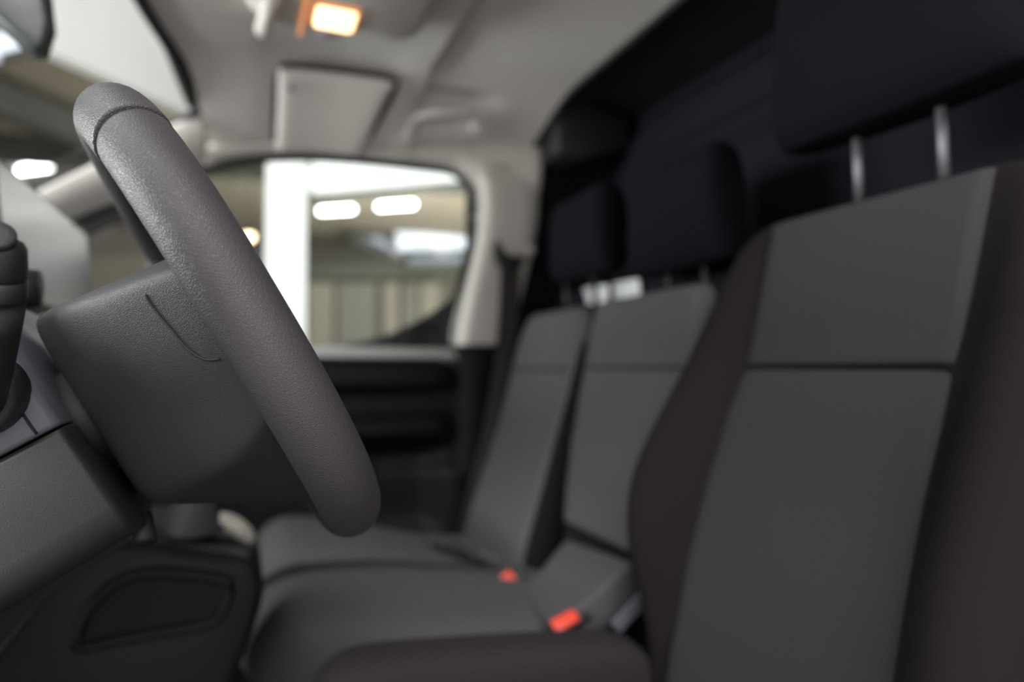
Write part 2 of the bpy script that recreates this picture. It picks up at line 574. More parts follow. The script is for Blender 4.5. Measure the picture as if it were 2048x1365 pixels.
# outer roof skin
structure(link('roof_skin', *grid(lambda u, v: ((xfront(0.12 + 1.5 * v) + 0.03) * (1 - u) + 1.08 * u, 0.12 + 1.5 * v, 0.655 - 0.06 * abs(2 * v - 1) ** 3 - 0.05 * (1 - sstep(0, .25, u))), 20, 20), BODY, solid=0.012))

# passenger-side roof rail (cream), between lining and door seal
SEAL = [(100, 476), (165, 438), (240, 408), (330, 374), (395, 348), (440, 333), (490, 323), (560, 317), (650, 318), (740, 325), (830, 335),
        (893, 343), (922, 357), (940, 388), (944, 440), (936, 500), (921, 560), (906, 615), (897, 650), (893, 688)]
YW = 1.487
sealp = smooth_path([on_y(x, y, YW) for x, y in SEAL], 5)


SEALZ = [(p.x, p.z + .002) for p in sealp if p.z > .40 and p.x > -.12]
SEALZ = sorted(SEALZ) + [(0.66, SEALZ[-1][1] - .01)]


def rail(u, v):
    # u along X, v from the lining down to the seal
    X = -0.10 + u * (0.66 + 0.10)
    top = Vector((X, 1.478, zroof(X, 1.478) + 0.004))
    zs = interp(SEALZ, X)[0]
    bot = Vector((X, 1.497, zs + 0.004))
    p = top.lerp(bot, v)
    p.y -= 0.022 * math.sin(math.pi * v) ** 0.8
    return p


structure(link('trim_1', *grid(rail, 50, 10), CREAM, solid=0.003))

# A pillar trim
AT = [(402, 226), (345, 250), (290, 277), (200, 322), (120, 361), (60, 391), (-30, 436), (-120, 482)]
AB = [(402, 345), (350, 365), (290, 390), (220, 414), (165, 436), (105, 470), (0, 528), (-120, 600)]
TA = [Vector(on_y(x, y, 1.415)) for x, y in AT]
TB = [Vector(on_y(x, y, 1.49)) for x, y in AB]
TA = smooth_path(TA, 4)
TB = smooth_path(TB, 4)
rings = []
for a, b in zip(TA, TB):
    r = []
    for k in range(11):
        v = k / 10
        p = a.lerp(b, v)
        p += Vector((0.012, -0.022, 0.004)) * math.sin(math.pi * v)
        r.append(p)
    rings.append(r)
structure(link('trim_2', *loft(rings, cap=False, closed=False), CREAM, solid=0.003))
# corner piece where the pillar meets lining
# wide black door frame strip below the A pillar
FR = [(160, 442), (220, 420), (290, 397), (345, 376), (345, 408), (320, 425), (260, 437), (200, 458), (165, 478)]
structure(link('trim_3', *prism([on_y(x, y, 1.505) for x, y in FR], (0, 1, 0), 0.02), RUBBER, smooth=False, bevel=0.002))
# windscreen edge seal (black band)
hs = [(xfront(y) - 0.004, y, zroof(xfront(y), y) - 0.004) for y in [0.22 + i * 0.04 for i in range(28)]]
hs += [on_y(388, 205, 1.40), on_y(397, 222, 1.41)]
hs += [on_y(x, y, 1.42) for x, y in ((345, 247), (290, 272), (200, 318), (120, 357), (60, 388), (-30, 433))]
rad = [0.0095] * 26 + [0.011, 0.014, 0.015, 0.010] + [0.003] * 6
rad = rad[:len(hs)]
structure(link('trim_4', *tube(hs, rad, 10), RUBBER))

# windscreen glass
structure(link('window_1', *grid(lambda u, v: (xfront(0.1 + 1.38 * v) - 0.02 - 0.85 * u, 0.1 + 1.38 * v, 0.55 - 0.06 * (abs(v * 1.38 + .1 - YC) / .6) ** 2 - 0.60 * u), 12, 12), GLASS))

# door window: black seal, glass, lower corner mask
door = thing('passenger_door', (0.1, 1.5, -0.75), 'dark plastic passenger door with a large rounded window opposite the driver', 'car door')
link('window_seal', *tube(sealp, 0.0078, 10), RUBBER, door)
link('window_glass', *prism([Vector(p) + Vector((0, 0.02, 0)) for p in sealp[::3]] + [on_y(893, 700, 1.507), on_y(100, 700, 1.507)], (0, 1, 0), 0.004), GLASS, door, smooth=False)
CM = [(690, 690), (740, 680), (790, 664), (840, 640), (880, 614), (912, 590), (906, 640), (900, 700), (690, 700)]
link('corner_mask', *prism([on_y(x, y, 1.512) for x, y in CM], (0, 1, 0), 0.006), BLACK, door, smooth=False)
# door sill and panel
zs = 0.043


def extr_x(profile, x0, x1, n=2):
    """profile of (y,z) extruded in x"""
    return loft([[(x0 + (x1 - x0) * i / n, y, z) for y, z in profile] for i in range(n + 1)])


link('window_sill', *extr_x([(1.525, zs + .002), (1.49, zs), (1.475, zs - .008), (1.468, zs - 0.022), (1.50, zs - .03), (1.525, zs - .03)], -0.75, 0.462, 8), SILLM, door, bevel=0.003)
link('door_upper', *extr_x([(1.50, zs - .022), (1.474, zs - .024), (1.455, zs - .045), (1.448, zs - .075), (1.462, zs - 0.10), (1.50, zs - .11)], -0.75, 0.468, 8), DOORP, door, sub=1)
link('door_skin', *box((-0.75, 1.505, -0.85), (0.49, 1.56, zs - 0.02)), BODY, door, smooth=False)


def dpanel(u, v):
    X = -0.75 + 1.225 * u
    z = zs - 0.085 - 0.70 * v
    y = 1.485
    y -= 0.045 * math.exp(-((z + 0.135) / 0.028) ** 4) * sstep(-0.6, -0.2, X) * (1 - sstep(.40, .45, X))  # armrest ledge
    y -= 0.025 * sstep(-0.19, -0.24, z)
    y += 0.03 * math.exp(-((X - 0.32) / 0.09) ** 6 - ((z + 0.27) / 0.09) ** 6)
    return (X, y, z)


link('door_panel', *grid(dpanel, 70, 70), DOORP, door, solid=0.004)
link('armrest', *loft([[(x, 1.475 - 0.055 * s * math.cos(a), -0.135 + 0.02 * math.sin(a)) for a in [i * math.pi / 5 - math.pi / 2 for i in range(6)]]
                       for x, s in ((-.35, .2), (-.3, .9), (-.1, 1), (.2, 1), (.40, .9), (.44, .3))]), DOORP, door, sub=1)
link('speaker_ring', *tube(smooth_path([(-.1 + .09 * math.cos(a), 1.452, -.5 + .09 * math.sin(a)) for a in [i * math.pi / 6 for i in range(12)]], 3, True) + [(-.01, 1.452, -.5)], 0.006, 8), BLACK, door)
0 and link('door_pull', *tube(smooth_path([on_y(722, 935, 1.46), on_y(735, 900, 1.43), on_y(760, 870, 1.42), on_y(790, 862, 1.46)], 5), 0.009, 8), CONSOLE, door)

# outside mirror beyond the door glass
mr = thing('side_mirror', on_y(330, 600, 1.72), 'dark exterior mirror outside the passenger window beside the steering wheel spoke', 'mirror')
link('housing', *prism(smooth_path([on_y(x, y, 1.64) for x, y in ((296, 520), (330, 500), (420, 500), (440, 560), (420, 640), (330, 640), (292, 600))], 4, True), (0, 1, 0), 0.10), MIRRORM, mr, bevel=0.01)
link('arm', *tube([on_y(360, 630, 1.54), on_y(360, 620, 1.66)], 0.02), BLACK, mr)

# B pillar: cream upper, black lower
PB = [(905, 338, 1.497), (942, 340, 1.490), (1000, 331, 1.478), (1062, 326, 1.47), (1074, 326, 1.475)]


def pillar_ring(y, xs):
    return [on_y(x, y, Y) for x, Y in xs]


rows = []
for y, x0, x1, x2, x3 in ((318, 905, 950, 1040, 1068), (338, 916, 960, 1045, 1072), (352, 938, 966, 1046, 1073), (380, 946, 978, 1050, 1075), (440, 948, 975, 1052, 1076),
                          (500, 940, 965, 1040, 1064), (560, 925, 952, 1022, 1050), (620, 911, 938, 1012, 1034), (660, 903, 931, 1004, 1022), (692, 898, 928, 992, 1008)):
    rows.append([on_y(x0, y, 1.515), on_y(x0 + 2, y, 1.500), on_y((x0 + x1) / 2, y, 1.478), on_y(x1, y, 1.458), on_y((x1 + x2) / 2, y, 1.466), on_y(x2, y, 1.470), on_y(x3, y, 1.478), on_y(x3 + 2, y, 1.50)])
structure(link('trim_5', *loft(rows, cap=False, closed=False), CREAM, sub=2, solid=0.003))
link('trim_joint', *tube([on_y(925, 329, 1.487), on_y(960, 331, 1.470), on_y(1000, 333, 1.463), on_y(1040, 335, 1.466), on_y(1070, 337, 1.474)], .0016, 6), CONSOLE, bpy.data.objects['trim_5'])
rows = []
for y, x0, x3 in ((688, 897, 1010), (760, 903, 992), (860, 902, 985), (960, 896, 975), (1080, 884, 962), (1200, 870, 950)):
    rows.append([on_y(x0, y, 1.505), on_y(x0 + 2, y, 1.490), on_y(x0 + 14, y, 1.466), on_y((x0 + x3) / 2, y, 1.458), on_y(x3 - 12, y, 1.462), on_y(x3, y, 1.48), on_y(x3 + 60, y, 1.50)])
structure(link('trim_6', *loft(rows, cap=False, closed=False), DOORP, sub=2, solid=0.003))
# side wall behind the pillar, dark
structure(link('wall_right', *box((0.50, 1.506, -0.85), (1.05, 1.56, 0.62)), WALLR, smooth=False))
structure(link('floor_pan', *box((-0.9, 0.16, -0.80), (1.05, 1.56, -0.74)), CARPET, smooth=False))


# bulkhead
def bulk(u, v):
    Y = 0.10 + 1.42 * u
    z = -0.74 + 1.34 * v
    x = 0.875
    x -= 0.155 * (1 - sstep(0.17, 0.215, z))                       # lower shelf step
    if z > 0.2:
        # raised frame with a double groove
        cy = abs(Y - YC)
        dd = max(cy - 0.33, z - 0.315 + 0.0)                        # distance-like field of a rounded rectangle
        qx, qz = max(cy - 0.40, 0), max(z - 0.36, 0)
        r = math.hypot(qx, qz)
        x -= 0.030 * (1 - sstep(0.185, 0.215, r))
        x += 0.022 * math.exp(-((r - 0.105) / 0.012) ** 2)
        x -= 0.010 * math.exp(-((r - 0.085) / 0.008) ** 2)
        x += 0.016 * math.exp(-((r - 0.065) / 0.010) ** 2)
    return (x, Y, z)


structure(link('wall_rear', *grid(bulk, 120, 150), WALLR, solid=0.006))
structure(link('wall_back', *box((0.93, 0.10, -0.75), (0.96, 1.56, 0.64)), BODY, smooth=False))
structure(link('ceiling_rear', *box((0.648, 0.12, 0.602), (0.96, 1.52, 0.62)), BLACK, smooth=False))
tag(link('corner_duct', *prism([on_y(1076, 250, 1.47), on_y(1120, 232, 1.47), on_y(1215, 262, 1.47), on_y(1222, 318, 1.47), on_y(1130, 345, 1.47), on_y(1078, 330, 1.47)], (0, -1, 0), 0.10), BLACK, bevel=0.012),
    'black moulded corner piece between pillar and bulkhead under the roof', 'trim')

# ================================================================== ROOF FITTINGS
# sun visor
vis = thing('sun_visor', (0.16, 1.34, 0.50), 'folded grey beige passenger sun visor against the roof lining', 'sun visor')


def vz(X, Y):
    return zroof(X, Y) - 0.012


vc = [(0.056, 1.292), (0.275, 1.292), (0.235, 1.475), (0.062, 1.475)]


def visor(u, v, off):
    a = Vector((*vc[0], 0)).lerp(Vector((*vc[1], 0)), u)
    b = Vector((*vc[3], 0)).lerp(Vector((*vc[2], 0)), u)
    p = a.lerp(b, v)
    e = (1 - abs(2 * u - 1) ** 10) * (1 - abs(2 * v - 1) ** 14)
    return (p.x, p.y, vz(p.x, p.y) - 0.004 + (0.009 if off > 0 else -0.012 * max(0, e) ** .5))


g1, g2 = grid(lambda u, v: visor(u, v, -1), 28, 28), grid(lambda u, v: visor(u, v, 1), 28, 28)
link('visor_pad', *g1, VISOR, vis, solid=0.002)
ed = [(0.058, 1.45), (0.055, 1.34), (0.062, 1.298), (0.09, 1.288), (0.23, 1.289), (0.262, 1.293), (0.275, 1.315), (0.245, 1.43)]
link('edge_piping', *tube(smooth_path([(x, y, vz(x, y) - 0.001) for x, y in ed], 5), 0.0055, 8), CONSOLE2, vis)
pv = Vector((0.080, 1.325, vz(0.080, 1.325)))
link('pivot_pin', *tube([pv + Vector((0, 0, .01)), pv - Vector((0, 0, .018))], 0.006), CONSOLE, vis)

# grab handle
gh = thing('grab_handle', (0.42, 1.40, 0.53), 'grey beige roof grab handle above the passenger window', 'grab handle')
hp = [on_y(815, 268, 1.43), on_y(830, 238, 1.40), on_y(862, 228, 1.375), on_y(910, 226, 1.37), on_y(945, 232, 1.38), on_y(962, 250, 1.41)]
link('grip', *tube(smooth_path(hp, 5), 0.011, 12, 0.75), VISOR, gh)
for k in (0, -1):
    q = Vector(hp[k])
    link('end_cap', *prism([q + Vector((-.018, .0, -.012)), q + Vector((.018, .0, -.012)), q + Vector((.022, .0, .022)), q + Vector((-.022, .0, .022))], (0, 1, 0), 0.03), VISOR, gh, bevel=0.005)
# lamp console
lc = Vector((0.125, 1.01, 0.535))
lamp = thing('roof_lamp', tuple(lc + Vector((0, 0, 0.015))), 'lit warm rectangular courtesy lamp in a grey roof console', 'lamp')


def rrect(cx, cy, hx, hy, r, z, n=5):
    pts = []
    for sx, sy, a0 in ((1, 1, 0), (-1, 1, 90), (-1, -1, 180), (1, -1, 270)):
        for k in range(n + 1):
            a = math.radians(a0 + 90 * k / n)
            pts.append((cx + sx * (hx - r) + r * math.cos(a), cy + sy * (hy - r) + r * math.sin(a), z))
    return pts


zc = 0.531
link('console_housing', *loft([rrect(0.13, 0.90, .135, .21, .06, zc + .025), rrect(0.13, 0.90, .13, .205, .055, zc + .008), rrect(0.13, 0.90, .115, .19, .05, zc)]), VISOR, lamp)
L0 = Vector(on_z(671, 32, zc))
link('lens_frame', *loft([rrect(L0.x, L0.y, .034, .035, .008, zc + .002), rrect(L0.x, L0.y, .032, .033, .006, zc - .005)]), LENSRIM, lamp)
link('lens', *loft([rrect(L0.x, L0.y, .030, .031, .006, zc), rrect(L0.x, L0.y, .028, .029, .006, zc - .008), rrect(L0.x, L0.y, .022, .022, .005, zc - .010)]), LENS, lamp)
L1 = Vector(on_z(655, 63, zc))
link('sensor', *loft([rrect(L1.x, L1.y, .018, .008, .007, zc), rrect(L1.x, L1.y, .014, .006, .005, zc - .007)]), LAV, lamp)
s0, s1 = Vector(on_z(616, -10, zc - .003)), Vector(on_z(599, 70, zc - .003))
link('light_strip', *bar(s0, s1, 0.005, 0.004), LENSRIM, lamp, smooth=False)
s0, s1 = Vector(on_z(545, -10, zc - .004)), Vector(on_z(525, 60, zc - .004))
link('console_rib', *tube([s0, s1], 0.012, 10), VISOR, lamp)
# rear view mirror
rm = thing('rear_view_mirror', on_y(40, 10, 0.84), 'dark housed rear view mirror at the top of the windscreen', 'mirror')
MP = [(-60, -60), (88, -60), (92, 0), (100, 42), (94, 76), (80, 103), (54, 88), (0, 38), (-60, -15)]
link('housing', *prism([on_y(x, y, 0.80) for x, y in MP], (-0.18, 1, 0), 0.035), MIRRORM, rm, bevel=0.006)
link('mirror_glass', *prism([Vector(on_y(x, y, 0.80)) + Vector((-0.004, .002, 0)) for x, y in ((84, -50), (88, 0), (96, 42), (90, 76), (80, 98))] +
                            [Vector(on_y(x, y, 0.80)) + Vector((-0.002, .03, 0)) for x, y in ((84, 98), (102, 40), (92, -50))], (0.01, .1, 0), 0.01), BLACK, rm, smooth=False)
link('stem', *tube([on_y(-40, 20, 0.84), (-0.33, 0.87, 0.52)], 0.01), BLACK, rm)

# ================================================================== DASHBOARD, SCREEN
dash = thing('dashboard', (-0.45, 0.85, -0.5), 'dark plastic dashboard top behind the steering wheel', 'dashboard')
prof = [(-0.26, -0.15), (-0.23, -0.12), (-0.195, -0.02), (-0.20, 0.022), (-0.24, 0.04), (-0.40, 0.055), (-0.80, 0.02), (-0.82, -0.15)]
link('dash_body', *loft([[(x, y, z) for x, z in prof] for y in (0.66, 0.9, 1.1, 1.3, 1.41)]), CONSOLE, dash, bevel=0.01)
link('lower_panel', *box((-0.80, 0.2, -0.60), (-0.33, 0.66, -0.05)), CONSOLE, dash, smooth=False, bevel=0.02)
link('trim_strip', *bar((-0.19, 0.68, 0.018), (-0.19, 1.42, 0.018), 0.012, 0.008), CHROME, dash, smooth=False)
kp = Vector(on_y(88, 630, 0.82))
link('knob', *tube([kp + Vector((0, 0, -.008)), kp + Vector((0, 0, .004))], 0.008), mat('copper_chrome', (0.7, 0.5, 0.35), 0.25, metal=1), dash)
scr = thing('touch_screen', (-0.19, 0.80, 0.04), 'wide floating touch screen on the dashboard reflecting warm light', 'screen')
Xs = -0.178
pc = [on_x(20, 352, Xs), on_x(168, 437, Xs), on_x(186, 612, Xs), on_x(20, 620, Xs)]
SY0, SY1 = 0.665, 1.03
zt, zb = 0.178, 0.055


def srect(m, x, z0=zt, z1=zb):
    pts = []
    for y, z in ((SY0 + m, z1 + m), (SY1 - m, z1 + m), (SY1 - m, z0 - m), (SY0 + m, z0 - m)):
        pts.append((x + (z - zb) * -0.10, y, z))
    return pts


link('casing', *loft([srect(0.004, Xs - .022), srect(0, Xs - .016), srect(0, Xs - .004), srect(0.002, Xs)]), BEZEL, scr, bevel=0.006)
link('display', *loft([srect(0.007, Xs - .002), srect(0.007, Xs + .0012)]), SCREEN, scr, smooth=False)
link('stand', *box((Xs - 0.06, 0.76, 0.048), (Xs - .025, 0.86, 0.09)), BLACK, scr, smooth=False, bevel=0.005)
kq = Vector(on_y(66, 578, 0.60))
link('round_dial', *tube([kq + Vector((-.03, .0, 0)), kq + Vector((.004, 0, 0))], [0.016, 0.014], 20), BLACK, scr)

# ================================================================== STEERING WHEEL
CW = Vector((-0.0025, 0.50, 0.033))
D = Vector((0.509, 0, -0.861)).normalized()
N = Vector((-D.z * -1, 0, 0))
N = Vector((-0.861, 0, -0.509)).normalized()     # towards the column
YV = Vector((0, 1, 0))


def wp(n, d, y):
    """point in wheel space: n behind the wheel plane, d down the plane, y absolute"""
    return CW + N * (n + (y - .335) * .045) + D * d + YV * (y - 0.50)


wheel = thing('steering_wheel', tuple(wp(0.1, 0, 0.5)), 'grained black leather steering wheel seen edge-on in the foreground', 'steering wheel')
RY, RD = 0.166, 0.143


def rim_pt(a):
    c, s = math.cos(a), math.sin(a)
    e = 0.78
    y = RY * math.copysign(abs(c) ** e, c)
    d = RD * math.copysign(abs(s) ** e, s) * (0.885 if s < 0 else 1.0)
    return y, d


def rim_arc(a0, a1, n, rn=0.0175, rp=0.0165, shrink_ends=True, seg=28):
    rings = []
    for i in range(n + 1):
        a = a0 + (a1 - a0) * i / n
        y, d = rim_pt(a)
        y2, d2 = rim_pt(a + 0.01)
        y1, d1 = rim_pt(a - 0.01)
        t = Vector((y2 - y1, d2 - d1)).normalized()
        o = Vector((t.y, -t.x))                       # in-plane outward normal
        k = 1.0
        if shrink_ends:
            e = min(i, n - i)
            k = (0.90, 0.972, 0.993)[e] if e < 3 else 1.0
        r = []
        for j in range(seg):
            b = 2 * math.pi * j / seg
            cb, sb = math.cos(b), math.sin(b)
            # thumb-side bulge: slightly egg shaped
            px = rp * cb * k * (1 + 0.05 * cb)
            pn = rn * sb * k
            r.append(wp(pn, d + o.y * px, 0.5 + y + o.x * px))
        rings.append(r)
    return rings


def rim_mesh(a0, a1, n, **kw):
    return loft(rim_arc(a0, a1, n, **kw))


A = math.radians
# angles: 180 = 9 o'clock (near the lens), 90 = bottom, 270 = top
top0, top1 = 220.5, 319.5
segs = [top0 + 0.0]


def fine(a0, a1, n):
    """angles bunched at the ends so the seam lips stay tight"""
    tt = [0, 0.0015, 0.005] + [0.012 + (1 - 0.024) * i / n for i in range(n + 1)] + [0.995, 0.9985, 1]
    return [a0 + (a1 - a0) * t for t in tt]


def rim_part(name, a0, a1, n, m, rn=0.0175, rp=0.0165):
    angs = fine(A(a0), A(a1), n)
    rings = []
    for i, a in enumerate(angs):
        e = min(i, len(angs) - 1 - i)
        k = (0.93, 0.98, 0.997)[e] if e < 3 else 1.0
        y, d = rim_pt(a)
        y2, d2 = rim_pt(a + 0.02)
        y1, d1 = rim_pt(a - 0.02)
        t = Vector((y2 - y1, d2 - d1)).normalized()
        o = Vector((t.y, -t.x))
        r = []
        for j in range(32):
            b = 2 * math.pi * j / 32
            cb, sb = math.cos(b), math.sin(b)
            px = rp * cb * k * (1 + 0.04 * cb)
            r.append(wp(rn * sb * k, d + o.y * px, 0.5 + y + o.x * px))
        rings.append(r)
    return link(name, *loft(rings), m, wheel)


lab(rim_part('rim_grip', -37.15, 217.15, 110, LEATHER), 'leather covered lower and side part of the rim')
lab(rim_part('rim_top', 217.4, 322.6, 60, TOPINS, .0182, .0180), 'smooth moulded top section of the rim')
link('rim_core', *rim_mesh(A(209), A(331), 50, rn=0.0145, rp=0.0135), BLACK, wheel)

# hub back cover and spokes: sections across the car
SEC = [(0.338, ((-.006, -.020), (.010, -.020), (.011, .050), (-.006, .055))),
       (0.352, ((-.010, -.027), (.022, -.026), (.024, .062), (-.009, .066))),
       (0.372, ((-.011, -.034), (.045, -.031), (.047, .072), (-.008, .090))),
       (0.400, ((-.012, -.038), (.070, -.040), (.068, .070), (-.002, .120))),
       (0.430, ((-.014, -.040), (.089, -.047), (.091, .072), (.004, .128))),
       (0.465, ((-.015, -.042), (.092, -.053), (.096, .074), (.006, .132)))]



def sec_ring(y, q, m=5):
    ring = []
    for i in range(4):
        a, b = q[i], q[(i + 1) % 4]
        for k in range(m):
            t = (k + 0.5) / m
            t = 0.5 + (t - 0.5) * 1.12
            ring.append(wp(a[0] + (b[0] - a[0]) * t, a[1] + (b[1] - a[1]) * t, y))
    return ring


secs = [sec_ring(y, q) for y, q in SEC] + [sec_ring(0.5, SEC[-1][1])] + [sec_ring(1.0 - y, q) for y, q in reversed(SEC)]
lab(link('hub_cover', *loft(secs), HUBPL, wheel, sub=2), 'deep charcoal plastic hub cover and side spokes')
lab(link('airbag_cover', *loft([[wp(n, d0 * s + .03, 0.5 + y0 * s) for d0, y0 in
                                  [(0.06 * math.sin(a) * (abs(math.sin(a)) ** -.3 if abs(math.sin(a)) > .01 else 1), 0.085 * math.cos(a)) for a in [k * math.pi / 12 for k in range(24)]]]
                                 for n, s in ((0.0, 1.0), (-.014, 1.0), (-.021, .9), (-.0235, .6))]), HUBPL, wheel), 'padded airbag cover on the driver side')
# spoke trim line
SP = [(291, 590), (300, 606), (318, 630), (345, 662), (370, 692), (392, 710), (415, 720), (440, 718)]
from mathutils.bvhtree import BVHTree


def on_surface(obj, px, py, lift=0.0003):
    bpy.context.view_layer.update()
    dg = bpy.context.evaluated_depsgraph_get()
    t = BVHTree.FromObject(obj, dg)
    im = obj.matrix_world.inverted()
    r = ray(px, py).normalized()
    hit, nrm, _, _ = t.ray_cast(im @ cam.matrix_world.translation, r)
    return None if hit is None else obj.matrix_world @ (hit + nrm * lift) - Vector((0, 0, EYE))


hub = bpy.data.objects['hub_cover']
sp = [p for p in (on_surface(hub, x, y) for x, y in smooth_path([(a, b, 0) for a, b in SP], 4) and [(q.x, q.y) for q in smooth_path([(a, b, 0) for a, b in SP], 4)]) if p]
if len(sp) > 3:
    link('spoke_joint', *tube(sp, 0.0006, 8), RUBBER, wheel)

# column
col = thing('steering_column', tuple(wp(0.3, 0.05, 0.5)), 'dark plastic steering column shroud behind the steering wheel', 'steering column')


def col_rings(d0, d1, n0, n1, y0, y1, rtop, rbot):
    out = []
    for n, g in ((n0, -.004), (n0 + .004, 0), (n0 + .10, 0.004), (n1, 0.012)):
        y0g, y1g = y0 - g, y1 + g
        ring = []
        for cy, cd, r, a0 in ((y0g + rtop, d0 + rtop, rtop, 180), (y1g - rtop, d0 + rtop, rtop, 270), (y1g - rbot, d1 - rbot, rbot, 0), (y0g + rbot, d1 - rbot, rbot, 90)):
            for k in range(6):
                a = math.radians(a0 + 90 * k / 5)
                ring.append(wp(n, cd + r * math.sin(a), cy + r * math.cos(a)))
        out.append(ring)
    return out


lab(link('upper_shroud', *loft(col_rings(-.070, .0115, .100, .30, .415, .585, .012, .003)), SATIN, col), 'satin grey upper shroud with the stalk opening')
lab(link('lower_shroud', *loft(col_rings(.0130, .082, .099, .33, .412, .588, .003, .022)), SHROUD, col), 'grained dark lower shroud')
link('column_neck', *loft([[wp(n, .015 + .035 * math.sin(a), .5 + .05 * math.cos(a)) for a in [k * math.pi / 12 for k in range(24)]] for n in (.085, .11)]), RUBBER, col)
bt = Vector(on_y(-66, 792, .398))
link('stalk_boot', *loft([[bt + YV * y + (N * math.cos(a) + D * math.sin(a)) * r for a in [k * math.pi / 14 for k in range(28)]] for y, r in ((.02, .0215), (-.003, .0215), (-.006, .0195), (-.008, .012))]), HUBPL, col)
adj = [on_y(286, 1030, .47), on_y(290, 1085, .46)]
link('tilt_lever', *tube([adj[0], adj[1]], [0.005, 0.007]), BLACK, col)

ush = bpy.data.objects['upper_shroud']
tp = [p for p in (on_surface(ush, x, y) for x, y in ((42, 822), (50, 834), (58, 846), (66, 858), (74, 868))) if p]
if len(tp) > 2:
    link('tab_joint', *tube(tp, 0.0007, 8), RUBBER, col)

# indicator stalk
st = thing('indicator_stalk', tuple(bt), 'black rounded control stalk with a push button end at the left edge', 'control stalk')
p0 = Vector(on_y(-36, 830, .400))
p1 = Vector(on_y(-5, 600, .335))
p2 = Vector(on_y(-6, 476, .325))
ax = (p2 - p1).normalized()
R1 = 0.0099


def along(t, r):
    return (p1 + (p2 - p1) * t, r)


body = [(p0, .008), (p0.lerp(p1, .4), .0095), (p0.lerp(p1, .8), .0099), (p1, R1)]
link('stalk_body', *tube([b[0] for b in body], [b[1] for b in body], 28, up=Vector((0, 1, 0))), SHROUD, st)
link('stalk_ring', *tube([along(0.02, 0)[0], along(0.06, 0)[0], along(.33, 0)[0], along(.36, 0)[0]], [R1 - .0004, R1 + .0004, R1 + .0004, R1 - .0004], 28, up=Vector((0, 1, 0))), SHROUD, st)
link('stalk_end', *tube([along(0.37, 0)[0], along(0.40, 0)[0], along(.84, 0)[0], along(.93, 0)[0], along(.985, 0)[0], along(1.0, 0)[0]], [R1 - .0004, R1 + .0004, R1 + .0002, R1 - .001, R1 - .0035, R1 - .005], 28, up=Vector((0, 1, 0))), SHROUD, st)
bn = ((ax * 0.35 + Vector((.25, -1, 0.35))).normalized())
bc = p1 + (p2 - p1) * .80 + bn * (R1 - .0005)
q1_ = bn.cross(Vector((0, 0, 1))).normalized()
q2_ = bn.cross(q1_)
link('push_button', *loft([[bc + bn * h + (q1_ * math.cos(a) + q2_ * math.sin(a)) * r for a in [k * math.pi / 14 for k in range(28)]] for h, r in ((-.003, .0066), (.0006, .0066), (.0014, .006), (.0014, .003))]), HUBPL, st)

# ================================================================== SEATS
XD = [(-.42, .405), (-.36, .420), (-.283, .443), (-.20, .465), (-.133, .485), (-.06, .512), (0, .540), (.08, .562), (.17, .585), (.20, .594)]
XB = [(-.42, .440), (-.36, .460), (-.30, .478), (-.20, .515), (-.10, .548), (0, .575), (.10, .598), (.14, .606)]


def backrest(parent, cy, XT, rows, m, name='backrest'):
    """rows: (z, half width near, half width far, inset half near, inset half far, bolster near, bolster far, thickness)"""
    rings = []
    for (z, wn, wf, inn, inf, bn_, bf, th) in rows:
        x0 = interp(XT, z)[0]
        r = []
        P = [(-wn * .6, th), (-wn + .012, th * .8), (-wn, th * .45), (-wn, .02 - bn_ * .6), (-inn - .62 * (wn - inn), -bn_), (-inn - .22 * (wn - inn), -bn_ * .62), (-inn, .0), (-inn * .5, .0),
             (0, .0), (inf * .5, .0), (inf, .0), (inf + .22 * (wf - inf), -bf * .62), (inf + .62 * (wf - inf), -bf), (wf, .02 - bf * .6), (wf, th * .45), (wf - .012, th * .8), (wf * .6, th), (0, th)]
        for yy, xx in P:
            r.append((x0 + xx, cy + yy, z))
        rings.append(r)
    return link(name, *loft(rings), m, parent, sub=2)


def pillow(parent, name, m, XT, yl0, yl1, z0, z1, h=0.006, n=26, prox=None):
    """inset panel: yl0/yl1 functions of z giving its edges"""
    def f(u, v):
        v = .5 - .5 * math.cos(math.pi * v)
        z = z0 + (z1 - z0) * v
        a, b = yl0(z), yl1(z)
        Y = a + (b - a) * u
        e = (1 - abs(2 * u - 1) ** 30) * (1 - abs(2 * v - 1) ** 60)
        x = interp(XT, z)[0]
        return (x + 0.006 - (h + 0.006) * max(e, 0) ** .5, Y, z)
    return link(name, *grid(f, n, 40), m, parent)


def curve_seam(parent, pts, r=0.0016, name='seam'):
    return link(name, *tube(smooth_path(pts, 4), r, 6), STITCH, parent)


# ---- driver seat
ds = thing('driver_seat', (0.25, 0.50, -0.74), 'driver seat nearest the lens with dark side bolsters and woven grey centre', 'seat')
CYD = 0.50
rowsD = [(-.42, .21, .16, .12, .10, .03, .0, .10), (-.38, .225, .165, .13, .12, .035, .0, .12), (-.30, .232, .178, .135, .130, .05, .015, .13),
         (-.25, .232, .198, .137, .133, .062, .040, .13), (-.19, .230, .218, .134, .132, .070, .070, .13), (-.12, .226, .228, .132, .130, .066, .082, .13),
         (-.05, .222, .222, .132, .130, .055, .062, .12), (.03, .214, .214, .131, .130, .038, .044, .11), (.10, .205, .206, .130, .129, .024, .028, .10),
         (.145, .195, .196, .129, .127, .012, .014, .09), (.166, .175, .178, .125, .122, .003, .003, .085), (.174, .14, .14, .10, .10, -.006, -.006, .07)]
bd = backrest(ds, CYD, XD, rowsD, BOLST)
lab(bd, 'dark brown-black outer cover of the backrest')
e0 = lambda z: CYD - interp([(-.42, .060), (-.345, .108), (-.29, .134), (-.2, .138), (0, .131), (.2, .131)], z)[0]
